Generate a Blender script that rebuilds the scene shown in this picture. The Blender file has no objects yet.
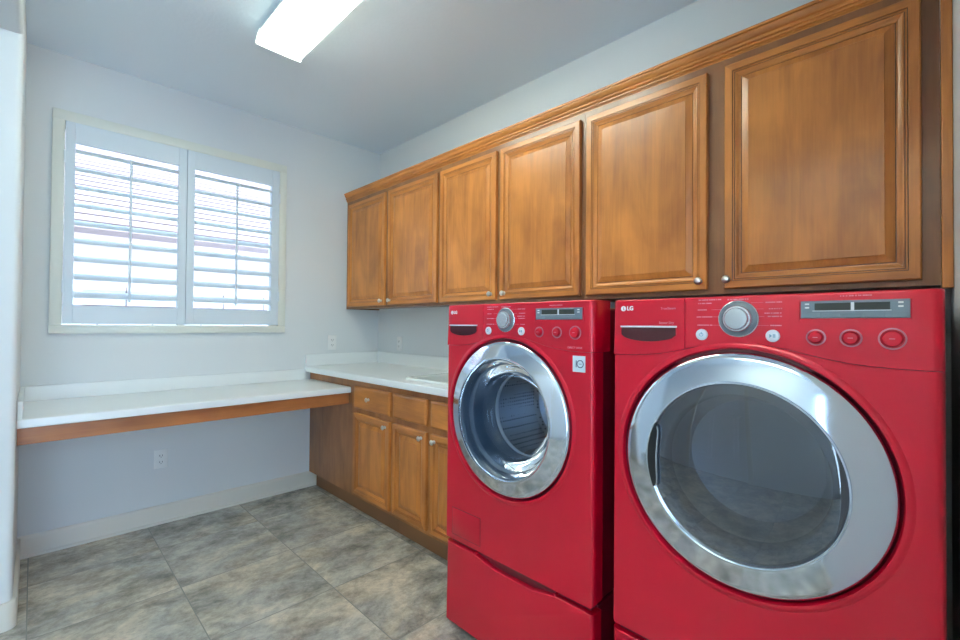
import bpy, bmesh, math, random
from math import sin, cos, pi, radians as R
from mathutils import Matrix, Vector
random.seed(4)
sc = bpy.context.scene
COL = sc.collection

# ------------------------------------------------------------------ objects
def tag(o, label=None, cat=None, group=None, kind=None):
    if label: o['label'] = label
    if cat: o['category'] = cat
    if group: o['group'] = group
    if kind: o['kind'] = kind
    return o

def thing(name, label, cat, loc=(0, 0, 0), group=None):
    o = bpy.data.objects.new(name, None)
    COL.objects.link(o)
    o.location = loc
    o.empty_display_size = .05
    return tag(o, label, cat, group)

def root_of(o):
    while o.parent: o = o.parent
    return o

def obj(name, bm, mats, parent=None, smooth=False, angle=40):
    """one mesh object; vertices are given in room coordinates"""
    if not isinstance(mats, (list, tuple)): mats = [mats]
    me = bpy.data.meshes.new(name)
    bmesh.ops.recalc_face_normals(bm, faces=bm.faces)
    if smooth:
        ca = R(angle)
        for f in bm.faces: f.smooth = True
        for e in bm.edges:
            if len(e.link_faces) == 2:
                e.smooth = e.calc_face_angle(0) < ca
    off = Vector((0, 0, 0))
    p = parent
    while p is not None:
        off += p.location
        p = p.parent
    if off.length: bmesh.ops.translate(bm, verts=bm.verts, vec=-off)
    bm.to_mesh(me); bm.free()
    for m in mats: me.materials.append(m)
    o = bpy.data.objects.new(name, me)
    COL.objects.link(o)
    if parent: o.parent = parent
    return o

def struct(name, bm, mats, parent=None, **k):
    o = obj(name, bm, mats, parent, **k)
    if parent is None: o['kind'] = 'structure'
    return o

def B(*boxes, bevel=0, seg=2, bm=None):
    """boxes given as (x0,x1,y0,y1,z0,z1)"""
    bm = bm or bmesh.new()
    for b in boxes:
        t = bmesh.new()
        x0, x1, y0, y1, z0, z1 = b[:6]
        bmesh.ops.create_cube(t, size=1)
        bmesh.ops.transform(t, matrix=Matrix.Translation(((x0+x1)/2, (y0+y1)/2, (z0+z1)/2)) @ Matrix.Diagonal((abs(x1-x0), abs(y1-y0), abs(z1-z0), 1)), verts=t.verts)
        if bevel:
            bmesh.ops.bevel(t, geom=t.edges[:], offset=bevel, segments=seg, profile=.5, affect='EDGES')
        merge(bm, t)
    return bm

def merge(bm, t):
    me = bpy.data.meshes.new('tmp'); t.to_mesh(me); t.free()
    bm.from_mesh(me); bpy.data.meshes.remove(me)

def prism(poly, a0, a1, axis='x', bm=None):
    """poly: points in the plane across the axis ((y,z) for x, (x,z) for y, (x,y) for z)"""
    bm = bm or bmesh.new()
    def P(u, v, a):
        return {'x': (a, u, v), 'y': (u, a, v), 'z': (u, v, a)}[axis]
    A = [bm.verts.new(P(u, v, a0)) for u, v in poly]
    C = [bm.verts.new(P(u, v, a1)) for u, v in poly]
    fa = bm.faces.new(A); fc = bm.faces.new(C[::-1])
    n = len(poly)
    for i in range(n): bm.faces.new((A[i], C[i], C[(i+1) % n], A[(i+1) % n]))
    return bm, fa, fc

def lathe(profile, cy, cz, n=96, bm=None, axis='x', closed=False):
    """profile: (r, x) pairs turned about an axis parallel to X through (cy, cz)"""
    bm = bm or bmesh.new()
    rings = []
    for r, x in profile:
        if r < 1e-5: rings.append([bm.verts.new((x, cy, cz))])
        else: rings.append([bm.verts.new((x, cy+r*cos(2*pi*i/n), cz+r*sin(2*pi*i/n))) for i in range(n)])
    prs = list(zip(rings, rings[1:]))
    if closed: prs.append((rings[-1], rings[0]))
    for a, b in prs:
        if len(a) == 1 and len(b) == 1: continue
        for i in range(n):
            j = (i+1) % n
            if len(a) == 1: bm.faces.new((a[0], b[i], b[j]))
            elif len(b) == 1: bm.faces.new((a[i], b[0], a[j]))
            else: bm.faces.new((a[i], b[i], b[j], a[j]))
    return bm

def boolean(o, cutter):
    m = o.modifiers.new('b', 'BOOLEAN'); m.operation = 'DIFFERENCE'; m.solver = 'EXACT'; m.object = cutter
    dg = bpy.context.evaluated_depsgraph_get(); dg.update()
    me = bpy.data.meshes.new_from_object(o.evaluated_get(dg))
    old = o.data
    o.modifiers.clear(); o.data = me
    bpy.data.meshes.remove(old)
    cm = cutter.data
    bpy.data.objects.remove(cutter); bpy.data.meshes.remove(cm)

def text(s, size, mat, x, y, z, parent, name='lettering', face='x', ext=.0003, bold=0):
    """lettering lying on a surface that faces -X; y,z = its centre"""
    cu = bpy.data.curves.new('t', 'FONT'); cu.body = s; cu.size = size; cu.extrude = ext; cu.offset = bold
    cu.align_x = 'CENTER'; cu.align_y = 'CENTER'
    t = bpy.data.objects.new('t', cu); COL.objects.link(t)
    dg = bpy.context.evaluated_depsgraph_get(); dg.update()
    me = bpy.data.meshes.new_from_object(t.evaluated_get(dg))
    bpy.data.objects.remove(t); bpy.data.curves.remove(cu)
    bm = bmesh.new(); bm.from_mesh(me); bpy.data.meshes.remove(me)
    M = Matrix(((0, 0, -1, x), (-1, 0, 0, y), (0, 1, 0, z), (0, 0, 0, 1)))
    bmesh.ops.transform(bm, matrix=M, verts=bm.verts)
    return obj(name, bm, mat, parent)

# ---------------------------------------------------------------- materials
def mat(name, col=(.8, .8, .8), rough=.5, metal=0, coat=0, coat_r=.05, spec=.5, trans=0, emit=None, es=0):
    m = bpy.data.materials.new(name); m.use_nodes = True
    b = m.node_tree.nodes['Principled BSDF']
    b.inputs['Base Color'].default_value = (*col, 1)
    b.inputs['Roughness'].default_value = rough
    b.inputs['Metallic'].default_value = metal
    b.inputs['Coat Weight'].default_value = coat
    b.inputs['Coat Roughness'].default_value = coat_r
    b.inputs['Specular IOR Level'].default_value = spec
    b.inputs['Transmission Weight'].default_value = trans
    if emit:
        b.inputs['Emission Color'].default_value = (*emit, 1)
        b.inputs['Emission Strength'].default_value = es
    return m

def N(m, kind, **k):
    n = m.node_tree.nodes.new(kind)
    for a, v in k.items():
        if a in n.inputs: n.inputs[a].default_value = v
        else: setattr(n, a, v)
    return n

def L(m, a, b): m.node_tree.links.new(a, b)
def bsdf(m): return m.node_tree.nodes['Principled BSDF']

def add_bump(m, scale, strength, dist=.002, detail=3):
    tc = N(m, 'ShaderNodeTexCoord'); no = N(m, 'ShaderNodeTexNoise', Scale=scale, Detail=detail)
    L(m, tc.outputs['Object'], no.inputs['Vector'])
    bu = N(m, 'ShaderNodeBump', Strength=strength, Distance=dist)
    L(m, no.outputs['Fac'], bu.inputs['Height']); L(m, bu.outputs['Normal'], bsdf(m).inputs['Normal'])

def wood(name, axis, light, dark, rough=.36, coat=.45):
    m = mat(name, light, rough, coat=coat, coat_r=.24, spec=.3)
    tc = N(m, 'ShaderNodeTexCoord')
    def nz(sc_, along, detail, dist=0.0):
        mp = N(m, 'ShaderNodeMapping'); s = [sc_]*3; s[axis] = along
        mp.inputs['Scale'].default_value = s
        L(m, tc.outputs['Object'], mp.inputs['Vector'])
        n = N(m, 'ShaderNodeTexNoise', Scale=1.0, Detail=detail, Distortion=dist)
        L(m, mp.outputs['Vector'], n.inputs['Vector'])
        return n
    fine = nz(150, 6, 4); broad = nz(11, 1.5, 4, 1.1); blot = nz(4.5, 3, 3, .5)
    # cathedral figure: bands of a distorted distance
    mx = N(m, 'ShaderNodeMix', data_type='FLOAT'); mx.inputs[0].default_value = .24
    L(m, broad.outputs['Fac'], mx.inputs[2]); L(m, fine.outputs['Fac'], mx.inputs[3])
    mx2 = N(m, 'ShaderNodeMix', data_type='FLOAT'); mx2.inputs[0].default_value = .45
    L(m, mx.outputs[0], mx2.inputs[2]); L(m, blot.outputs['Fac'], mx2.inputs[3])
    cr = N(m, 'ShaderNodeValToRGB')
    e = cr.color_ramp.elements
    e[0].position = .33; e[0].color = (*dark, 1); e[1].position = .62; e[1].color = (*light, 1)
    L(m, mx2.outputs[0], cr.inputs['Fac']); L(m, cr.outputs['Color'], bsdf(m).inputs['Base Color'])
    bu = N(m, 'ShaderNodeBump', Strength=.05, Distance=.001)
    L(m, fine.outputs['Fac'], bu.inputs['Height']); L(m, bu.outputs['Normal'], bsdf(m).inputs['Normal'])
    return m

WL, WD = (.62, .230, .048), (.27, .088, .019)
w_z = wood('alder_vertical', 2, WL, WD)
w_y = wood('alder_along', 1, WL, WD)
w_x = wood('alder_across', 0, (.48, .175, .055), (.24, .075, .025))
w_frame_shade = wood('alder_shaded_face_frame', 2, (.27, .115, .042), (.15, .058, .020))  # upper frames and carcasses: same alder, shadow put into a darker colour
w_end = wood('alder_plain_panel', 2, (.40, .165, .055), (.18, .068, .022))
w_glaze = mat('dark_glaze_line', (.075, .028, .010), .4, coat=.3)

m_wall = mat('wall_paint', (.715, .735, .735), .75); add_bump(m_wall, 55, .12)
m_ceil = mat('ceiling_paint', (.80, .88, .95), .85); add_bump(m_ceil, 55, .3, .003, 2)
m_trim = mat('trim_paint', (.74, .72, .64), .4)
m_base = mat('baseboard_paint', (.74, .70, .62), .4)
m_casing = mat('casing_paint', (.74, .75, .67), .4)
m_shut = mat('shutter_paint', (.69, .75, .79), .38)
m_lam = mat('white_laminate', (.84, .86, .85), .28)
m_white = mat('white_plastic', (.82, .82, .80), .35)
m_slot = mat('outlet_slot', (.06, .06, .06), .5)
m_porc = mat('white_porcelain', (.80, .84, .82), .12)
m_nickel = mat('satin_nickel', (.72, .70, .66), .28, metal=1)
m_kick = mat('toe_kick', (.22, .10, .04), .6)
m_dark = mat('dark_gap', (.015, .012, .014), .6)
m_hall_door = mat('hall_door_paint', (.80, .82, .84), .35)

# floor tile
m_floor = mat('slate_tile', (.3, .3, .27), .26)
def floor_nodes(m):
    tc = N(m, 'ShaderNodeTexCoord'); mp = N(m, 'ShaderNodeMapping')
    mp.inputs['Location'].default_value = (-.513+.515*10, -2.507+.505*20, 0)
    L(m, tc.outputs['Object'], mp.inputs['Vector'])
    br = N(m, 'ShaderNodeTexBrick', offset=0.0, squash=1.0)
    br.inputs['Scale'].default_value = 1; br.inputs['Brick Width'].default_value = .515; br.inputs['Row Height'].default_value = .505
    br.inputs['Mortar Size'].default_value = .0024; br.inputs['Mortar Smooth'].default_value = .25; br.inputs['Bias'].default_value = 0
    br.inputs['Color1'].default_value = (0, 0, 0, 1); br.inputs['Color2'].default_value = (1, 1, 1, 1); br.inputs['Mortar'].default_value = (.5, .5, .5, 1)
    L(m, mp.outputs['Vector'], br.inputs['Vector'])
    # every tile takes its own stretch of stone
    ad = N(m, 'ShaderNodeVectorMath', operation='MULTIPLY_ADD')
    ad.inputs[1].default_value = (7.3, 3.1, 5.7)
    L(m, br.outputs['Color'], ad.inputs[0]); L(m, tc.outputs['Object'], ad.inputs[2])
    st = N(m, 'ShaderNodeMapping'); st.inputs['Scale'].default_value = (1, 1.25, 1); st.inputs['Rotation'].default_value = (0, 0, .15)
    L(m, ad.outputs[0], st.inputs['Vector'])
    n1 = N(m, 'ShaderNodeTexNoise', Scale=4.2, Detail=11, Roughness=.74, Distortion=.2)
    L(m, st.outputs['Vector'], n1.inputs['Vector'])
    c1 = N(m, 'ShaderNodeValToRGB'); e = c1.color_ramp.elements
    e[0].position = .36; e[0].color = (.24, .225, .195, 1); e[1].position = .64; e[1].color = (.74, .69, .60, 1)
    k = e.new(.5); k.color = (.50, .465, .405, 1)
    L(m, n1.outputs['Fac'], c1.inputs['Fac'])
    n2 = N(m, 'ShaderNodeTexNoise', Scale=1.9, Detail=5, Roughness=.6, Distortion=1.2)
    L(m, st.outputs['Vector'], n2.inputs['Vector'])
    c2 = N(m, 'ShaderNodeValToRGB'); e = c2.color_ramp.elements
    e[0].position = .42; e[0].color = (.80, .83, .86, 1); e[1].position = .6; e[1].color = (1.05, 1.0, .92, 1)
    L(m, n2.outputs['Fac'], c2.inputs['Fac'])
    mu = N(m, 'ShaderNodeMix', data_type='RGBA', blend_type='MULTIPLY'); mu.inputs[0].default_value = 1
    L(m, c1.outputs['Color'], mu.inputs[6]); L(m, c2.outputs['Color'], mu.inputs[7])
    n3 = N(m, 'ShaderNodeTexNoise', Scale=17, Detail=8, Roughness=.8, Distortion=.6)
    L(m, st.outputs['Vector'], n3.inputs['Vector'])
    c3 = N(m, 'ShaderNodeValToRGB'); e = c3.color_ramp.elements
    e[0].position = .40; e[0].color = (.80, .80, .81, 1); e[1].position = .56; e[1].color = (1.06, 1.05, 1.03, 1)
    L(m, n3.outputs['Fac'], c3.inputs['Fac'])
    mu3 = N(m, 'ShaderNodeMix', data_type='RGBA', blend_type='MULTIPLY'); mu3.inputs[0].default_value = 1
    L(m, mu.outputs[2], mu3.inputs[6]); L(m, c3.outputs['Color'], mu3.inputs[7]); mu = mu3
    gr = N(m, 'ShaderNodeMix', data_type='RGBA'); gr.inputs[7].default_value = (.25, .25, .235, 1)
    L(m, br.outputs['Fac'], gr.inputs[0]); L(m, mu.outputs[2], gr.inputs[6])
    L(m, gr.outputs[2], bsdf(m).inputs['Base Color'])
    bu = N(m, 'ShaderNodeBump', Strength=.25, Distance=.003)
    sb = N(m, 'ShaderNodeMath', operation='MULTIPLY_ADD'); sb.inputs[1].default_value = -1.6
    L(m, br.outputs['Fac'], sb.inputs[0]); L(m, n1.outputs['Fac'], sb.inputs[2])
    L(m, sb.outputs[0], bu.inputs['Height']); L(m, bu.outputs['Normal'], bsdf(m).inputs['Normal'])
floor_nodes(m_floor)

# appliances
m_red = mat('red_enamel', (.54, .001, .022), .33, metal=.25, coat=.65, coat_r=.03, spec=.3)
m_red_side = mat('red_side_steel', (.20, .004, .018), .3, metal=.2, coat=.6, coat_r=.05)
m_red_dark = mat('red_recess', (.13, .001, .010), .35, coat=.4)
m_hand = mat('hand_slot_shade_red', (.045, .0006, .006), .45)  # shade of the slot's depth put into the colour
m_chrome = mat('brushed_silver_ring', (.70, .78, .88), .10, metal=1)
m_silver = mat('silver_plastic', (.62, .66, .70), .25, metal=.8)
m_silver_lt = mat('light_silver_button', (.78, .82, .88), .3, metal=.3)
m_grey = mat('grey_bezel', (.14, .16, .19), .3, coat=.5)
m_lcdf = mat('display_frame', (.20, .25, .30), .3, metal=.4)
m_lcd = mat('display_glass', (.035, .04, .035), .12)
m_mark = mat('legend_marks', (.66, .27, .36), .5)
m_ringm = mat('pink_metal_ring', (.50, .20, .26), .3, metal=.5)
m_logo = mat('logo_white', (.88, .88, .90), .4)
m_blackp = mat('black_plastic', (.01, .012, .014), .3)
m_sticker = mat('sticker', (.62, .74, .80), .35)
m_navy = mat('sticker_ink', (.03, .05, .12), .4)
m_gasket = mat('grey_gasket', (.045, .075, .12), .35, coat=.3)
m_drum = mat('drum_steel', (.50, .54, .60), .36, metal=1)
def drum_holes(m):
    tc = N(m, 'ShaderNodeTexCoord'); v = N(m, 'ShaderNodeTexVoronoi', Scale=64); v.inputs['Randomness'].default_value = .15
    L(m, tc.outputs['Object'], v.inputs['Vector'])
    c = N(m, 'ShaderNodeValToRGB'); e = c.color_ramp.elements
    e[0].position = .22; e[0].color = (.02, .02, .025, 1); e[1].position = .3; e[1].color = (.5, .54, .6, 1)
    L(m, v.outputs['Distance'], c.inputs['Fac']); L(m, c.outputs['Color'], bsdf(m).inputs['Base Color'])
drum_holes(m_drum)
m_drum_in = mat('grey_tub', (.30, .32, .35), .35, metal=.5)

def thin_glass(name, tint, refl=1.0, rough=0.0, ior=1.5, base=0.0):
    m = bpy.data.materials.new(name); m.use_nodes = True
    nt = m.node_tree; nt.nodes.clear()
    out = nt.nodes.new('ShaderNodeOutputMaterial')
    t = nt.nodes.new('ShaderNodeBsdfTransparent'); t.inputs['Color'].default_value = (*tint, 1)
    g = nt.nodes.new('ShaderNodeBsdfGlossy'); g.inputs['Roughness'].default_value = rough
    g.inputs['Color'].default_value = (refl, refl, refl, 1)
    f = nt.nodes.new('ShaderNodeFresnel'); f.inputs['IOR'].default_value = ior
    ma = nt.nodes.new('ShaderNodeMath'); ma.operation = 'ADD'; ma.use_clamp = True; ma.inputs[1].default_value = base
    mx = nt.nodes.new('ShaderNodeMixShader')
    nt.links.new(f.outputs[0], ma.inputs[0]); nt.links.new(ma.outputs[0], mx.inputs['Fac'])
    nt.links.new(t.outputs[0], mx.inputs[1]); nt.links.new(g.outputs[0], mx.inputs[2])
    nt.links.new(mx.outputs[0], out.inputs['Surface'])
    return m
m_pane = thin_glass('window_glass', (.95, .97, .98))
m_wglass = thin_glass('washer_door_glass', (.66, .72, .78), ior=1.3, base=.0)
m_dglass = thin_glass('dryer_door_glass', (.36, .42, .50), ior=1.5, base=.09)

# lamp lens: acrylic, part clear part milky
m_lens = bpy.data.materials.new('acrylic_lens'); m_lens.use_nodes = True
nt = m_lens.node_tree; nt.nodes.clear()
_o = nt.nodes.new('ShaderNodeOutputMaterial'); _t = nt.nodes.new('ShaderNodeBsdfTransparent'); _d = nt.nodes.new('ShaderNodeBsdfTranslucent')
_r = nt.nodes.new('ShaderNodeBsdfDiffuse'); _m = nt.nodes.new('ShaderNodeMixShader'); _m2 = nt.nodes.new('ShaderNodeMixShader')
_d.inputs['Color'].default_value = (.93, .97, .93, 1); _r.inputs['Color'].default_value = (.85, .9, .86, 1)
_t.inputs['Color'].default_value = (.95, 1, .95, 1)
_m.inputs['Fac'].default_value = .25; _m2.inputs['Fac'].default_value = .42
nt.links.new(_d.outputs[0], _m.inputs[1]); nt.links.new(_r.outputs[0], _m.inputs[2])
nt.links.new(_m.outputs[0], _m2.inputs[1]); nt.links.new(_t.outputs[0], _m2.inputs[2]); nt.links.new(_m2.outputs[0], _o.inputs['Surface'])
m_tube = mat('fluorescent_tube', (1, 1, 1), .5, emit=(.95, 1.0, .92), es=70.0)
m_housing = mat('lamp_housing', (.80, .83, .80), .4)

m_stucco = mat('pale_stucco', (.80, .72, .70), .8)
m_roof = mat('pale_roof_tile', (.30, .235, .225), .8)
m_fascia = mat('tan_fascia', (.48, .34, .31), .6)
m_block = mat('pale_block_wall', (.72, .66, .60), .85)
m_ground = mat('gravel_ground', (.55, .5, .44), .9)

# --------------------------------------------------------------- dimensions
YB, XR, XL, YN, ZC = 3.40, 2.132, -.045, -.047, 2.742
SE = 2.652         # end of the short left wall
WT = .115

# ------------------------------------------------------------------ setting
struct('floor', B((-2.4, XR+.15, -2.6, YB+.15, -.1, 0)), m_floor)
struct('ceiling', B((-2.4, XR+.15, -2.6, YB+.2, ZC, ZC+.12)), m_ceil)
wx0, wx1, wz0, wz1 = .106, 1.276, 1.236, 2.374
vx0, vx1, vz0, vz1 = wx0-.024, wx1+.024, wz0-.030, wz1+.024
struct('wall_back', B((-2.4, vx0, YB, YB+.16, 0, ZC), (vx1, XR+.15, YB, YB+.16, 0, ZC), (vx0, vx1, YB, YB+.16, 0, vz0), (vx0, vx1, YB, YB+.16, vz1, ZC)), m_wall)
struct('wall_right', B((XR, XR+.12, -2.6, YB, 0, ZC)), m_wall)
def rounded_end(x0, x1, yend, y1, r, n=8):
    p = [(x0, y1)]
    p += [(x0+r-r*cos(a), yend+r-r*sin(a)) for a in [pi/2*i/n for i in range(n+1)]]
    p += [(x1-r+r*sin(a), yend+r-r*cos(a)) for a in [pi/2*i/n for i in range(n+1)]]
    return p+[(x1, y1)]
bm, _, _ = prism(rounded_end(XL-WT, XL, SE, YB, .022), 0, ZC, 'z')
struct('wall_left', bm, m_wall, smooth=True, angle=30)
# header over the wide opening, same rounded drywall corners
r = .022; zh = 2.44
hp = [(XL-WT, ZC), (XL-WT, zh+r)]+[(XL-WT+r-r*cos(a), zh+r-r*sin(a)) for a in [pi/2*i/8 for i in range(9)]]+[(XL-r+r*sin(a), zh+r-r*cos(a)) for a in [pi/2*i/8 for i in range(9)]]+[(XL, ZC)]
bm, _, _ = prism(hp, -.62, SE+.02, 'y')
struct('wall_left_header', bm, m_wall, smooth=True, angle=30)
# near wall, beside the dryer, with rounded end
bm, _, _ = prism([(y_, x_) for x_, y_ in rounded_end(YN-WT, YN, .42, XR, .022)], 0, ZC, 'z')
struct('wall_near', bm, m_wall, smooth=True, angle=30)
# the hall the camera stands in
HX = -1.55
qx0, qx1, qz0, qz1 = -1.30, .55, .25, 2.30
struct('wall_hall_near', B((HX-.12, qx0, -1.75, -1.63, 0, ZC), (qx1, XR, -1.75, -1.63, 0, ZC), (qx0, qx1, -1.75, -1.63, 0, qz0), (qx0, qx1, -1.75, -1.63, qz1, ZC)), m_wall)
w2 = struct('added_light_window', B((qx0, qx0+.05, -1.72, -1.67, qz0, qz1), (qx1-.05, qx1, -1.72, -1.67, qz0, qz1), (qx0+.05, qx1-.05, -1.72, -1.67, qz0, qz0+.05), (qx0+.05, qx1-.05, -1.72, -1.67, qz1-.05, qz1), ((qx0+qx1)/2-.025, (qx0+qx1)/2+.025, -1.72, -1.67, qz0+.05, qz1-.05), bevel=.004), m_trim)  # unseen window, added to send daylight to the far wall and floor
obj('glass', B((qx0+.04, qx1-.04, -1.70, -1.694, qz0+.04, qz1-.04)), m_pane, w2)
dy0, dy1, dz1 = -1.58, -.42, 2.20      # glazed opening
py0, py1 = .95, 1.75                  # panelled door
struct('wall_hall_left', B((HX-.12, HX, -1.63, dy0, 0, ZC), (HX-.12, HX, dy0, dy1, dz1, ZC), (HX-.12, HX, dy1, py0, 0, ZC), (HX-.12, HX, py0, py1, 2.05, ZC), (HX-.12, HX, py1, YB, 0, ZC)), m_wall)
d1 = struct('door_1', B((HX-.10, HX-.05, dy0, dy0+.07, 0, dz1), (HX-.10, HX-.05, dy1-.07, dy1, 0, dz1), (HX-.10, HX-.05, dy0, dy1, dz1-.07, dz1), (HX-.10, HX-.05, dy0, dy1, 0, .09), (HX-.10, HX-.05, (dy0+dy1)/2-.04, (dy0+dy1)/2+.04, 0, dz1), bevel=.004), m_trim)
obj('glass', B((HX-.08, HX-.074, dy0+.06, dy1-.06, .08, dz1-.06)), m_pane, d1)

def panel_door():
    bm = B((HX-.06, HX-.02, py0+.003, py1-.003, .005, 2.045))
    for (a, b, c, d) in [(py0+.10, py0+.36, .22, .95), (py1-.36, py1-.10, .22, .95), (py0+.10, py0+.36, 1.1, 1.9), (py1-.36, py1-.10, 1.1, 1.9)]:
        B((HX-.03, HX-.010, a, b, c, d), bevel=.009, bm=bm)
        B((HX-.03, HX-.004, a+.05, b-.05, c+.05, d-.05), bevel=.01, bm=bm)
    o = struct('door_2', bm, m_hall_door)
    obj('door_knob', lathe([(0, HX+.05), (.018, HX+.047), (.026, HX+.03), (.02, HX+.012), (.011, HX+.006), (.011, HX-.02)], py0+.07, .95, 32), m_nickel, o, smooth=True)
    struct('trim_1', B((HX, HX+.016, py0-.06, py0, 0, 2.05), (HX, HX+.016, py1, py1+.06, 0, 2.05), (HX, HX+.016, py0-.06, py1+.06, 2.05, 2.11), bevel=.004), m_trim)
panel_door()

# baseboards
def bb_profile_box(x0, x1, y0, y1): return (x0, x1, y0, y1, 0, .113)
prof = [(YB, 0), (YB, .115), (YB-.006, .115), (YB-.012, .106), (YB-.014, .096), (YB-.014, .018), (YB-.022, .010), (YB-.022, 0)]
bm, _, _ = prism(prof, XL, 1.59, 'x')
struct('baseboard_back', bm, m_base, smooth=True, angle=25)
bm, _, _ = prism(rounded_end(XL-WT-.014, XL+.014, SE-.014, YB-.013, .036), 0, .112, 'z')
bmesh.ops.bevel(bm, geom=[e for e in bm.edges if min(v.co.z for v in e.verts) > .1], offset=.006, segments=2, profile=.6, affect='EDGES')
struct('baseboard_left', bm, m_base, smooth=True, angle=40)

# -------------------------------------------------------------------- window
win = struct('window_1', B((.058, 1.324, YB-.022, YB, wz1-.004, 2.427), (.058, 1.324, YB-.022, YB, 1.187, wz0), (.058, .110, YB-.022, YB, wz0, wz1), (1.272, 1.324, YB-.022, YB, wz0, wz1), bevel=.004), m_casing, smooth=True)
obj('window_frame', B((vx0, vx0+.024, 3.49, 3.54, vz0, vz1), (vx1-.045, vx1, 3.49, 3.54, vz0, vz1), (vx0, vx1, 3.49, 3.54, vz1-.035, vz1), (vx0, vx1, 3.49, 3.54, vz0, vz0+.026), (.672, .712, 3.49, 3.54, vz0, vz1), bevel=.003), m_trim, win)
obj('glass', B((vx0+.02, vx1-.03, 3.513, 3.517, vz0+.02, vz1-.03)), m_pane, win)

LZ = [2.195-.1007*i for i in range(9)]
def shutter(x0, x1, ox0, ox1, label, hinge_x):
    z0, z1 = 1.2425, 2.3695
    t = thing('plantation_shutter', label, 'shutter', ((x0+x1)/2, YB-.02, z0), 'shutter panels in the window')
    yf, yb = YB-.026, YB+.004
    bm = bmesh.new()
    B((x0, ox0, yf, yb, z0, z1), (ox1, x1, yf, yb, z0, z1), bevel=.002, bm=bm)
    obj('stile', bm, m_shut, t)
    obj('rail', B((ox0, ox1, yf+.001, yb-.001, 2.257, z1), bevel=.002), m_shut, t)
    obj('rail', B((ox0, ox1, yf+.001, yb-.001, z0, 1.345), bevel=.002), m_shut, t)
    n = 12
    tl = R(27)
    for zc in LZ:
        ell = [(.0445*cos(2*pi*k/n*1), .0058*sin(2*pi*k/n)) for k in range(n)]
        # front (room) edge lower
        pts = [(YB-.012+u*cos(tl)-v*sin(tl), zc+.018+u*sin(tl)+v*cos(tl)) for u, v in ell]
        bm = bmesh.new()
        A = [bm.verts.new((ox0+.002, y, z)) for y, z in pts]; C = [bm.verts.new((ox1-.002, y, z)) for y, z in pts]
        bm.faces.new(A); bm.faces.new(C[::-1])
        for i in range(n): bm.faces.new((A[i], C[i], C[(i+1) % n], A[(i+1) % n]))
        obj('louver', bm, m_shut, t, smooth=True, angle=50)
    xm = (ox0+ox1)/2
    yr = YB-.012-.0445*cos(tl)-.010
    obj('tilt_rod', B((xm-.006, xm+.006, yr-.006, yr+.006, 1.372, 2.215), bevel=.0025), m_shut, t)
    for zz in (1.45, 2.17):
        obj('hinge', B((hinge_x-.006, hinge_x+.006, yf-.005, yf+.002, zz-.035, zz+.035), bevel=.002), m_shut, t)
shutter(.1125, .6885, .154, .645, 'white slatted shutter panel in the left half of the window', .1125)
shutter(.6915, 1.2695, .734, 1.217, 'white slatted shutter panel in the right half of the window', 1.2695)

# ------------------------------------------------------------------- outside
struct('ground', B((-8, 12, YB+.16, 16, -.25, -.1)), m_ground)
gw = B((-4, 8, 5.2, 5.35, -.1, 1.54))
B((-4, 8, 5.18, 5.37, 1.54, 1.575), bm=gw)
o = obj('garden_wall', gw, m_block)
tag(o, 'pale block garden wall seen low through the shutters', 'garden wall')
mb = m_block; tcn = N(mb, 'ShaderNodeTexCoord'); mpn = N(mb, 'ShaderNodeMapping'); mpn.inputs['Rotation'].default_value = (R(90), 0, 0)
L(mb, tcn.outputs['Object'], mpn.inputs['Vector'])
bk = N(mb, 'ShaderNodeTexBrick'); bk.inputs['Scale'].default_value = 1; bk.inputs['Brick Width'].default_value = .4; bk.inputs['Row Height'].default_value = .2; bk.inputs['Mortar Size'].default_value = .006
bk.inputs['Color1'].default_value = (.62, .57, .55, 1); bk.inputs['Color2'].default_value = (.58, .53, .51, 1); bk.inputs['Mortar'].default_value = (.12, .08, .08, 1)
L(mb, mpn.outputs['Vector'], bk.inputs['Vector']); L(mb, bk.outputs['Color'], bsdf(mb).inputs['Base Color'])
house = thing('neighbor_house', 'pale stucco neighbouring house with tiled roof seen through the shutters', 'house', (1, 8, -.1))
obj('wall', B((-5, 9, 6.6, 12, -.1, 2.15)), m_stucco, house)
obj('fascia', B((-5.4, 9.4, 6.0, 6.04, 2.10, 2.185)), m_fascia, house)
obj('soffit', B((-5.4, 9.4, 6.04, 6.6, 2.12, 2.15)), m_stucco, house)
bm = bmesh.new()
y, z = 5.94, 2.185
sl = math.tan(R(26)); pr = []
for k in range(34):
    pr += [(y+.02, z), (y, z+.012), (y, z+.05)]
    y += .24; z += .24*sl
pts = [(y, z)]
poly = [(a, b) for a, b in pr]+[(y, z), (y, 2.15), (6.0, 2.15)]
prism(poly, -5.4, 9.4, 'x', bm=bm)
obj('roof', bm, m_roof, house)
obj('vent', B((1.95, 2.14, 6.52, 6.6, 1.93, 1.975)), mat('terracotta_vent', (.42, .16, .07), .7), house)

struct('added_shade_eave', B((-2.4, 3.0, YB+.16, YB+.75, 2.60, 2.74)), m_trim)  # unseen overhang, added to keep sky light off the louvers

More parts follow.
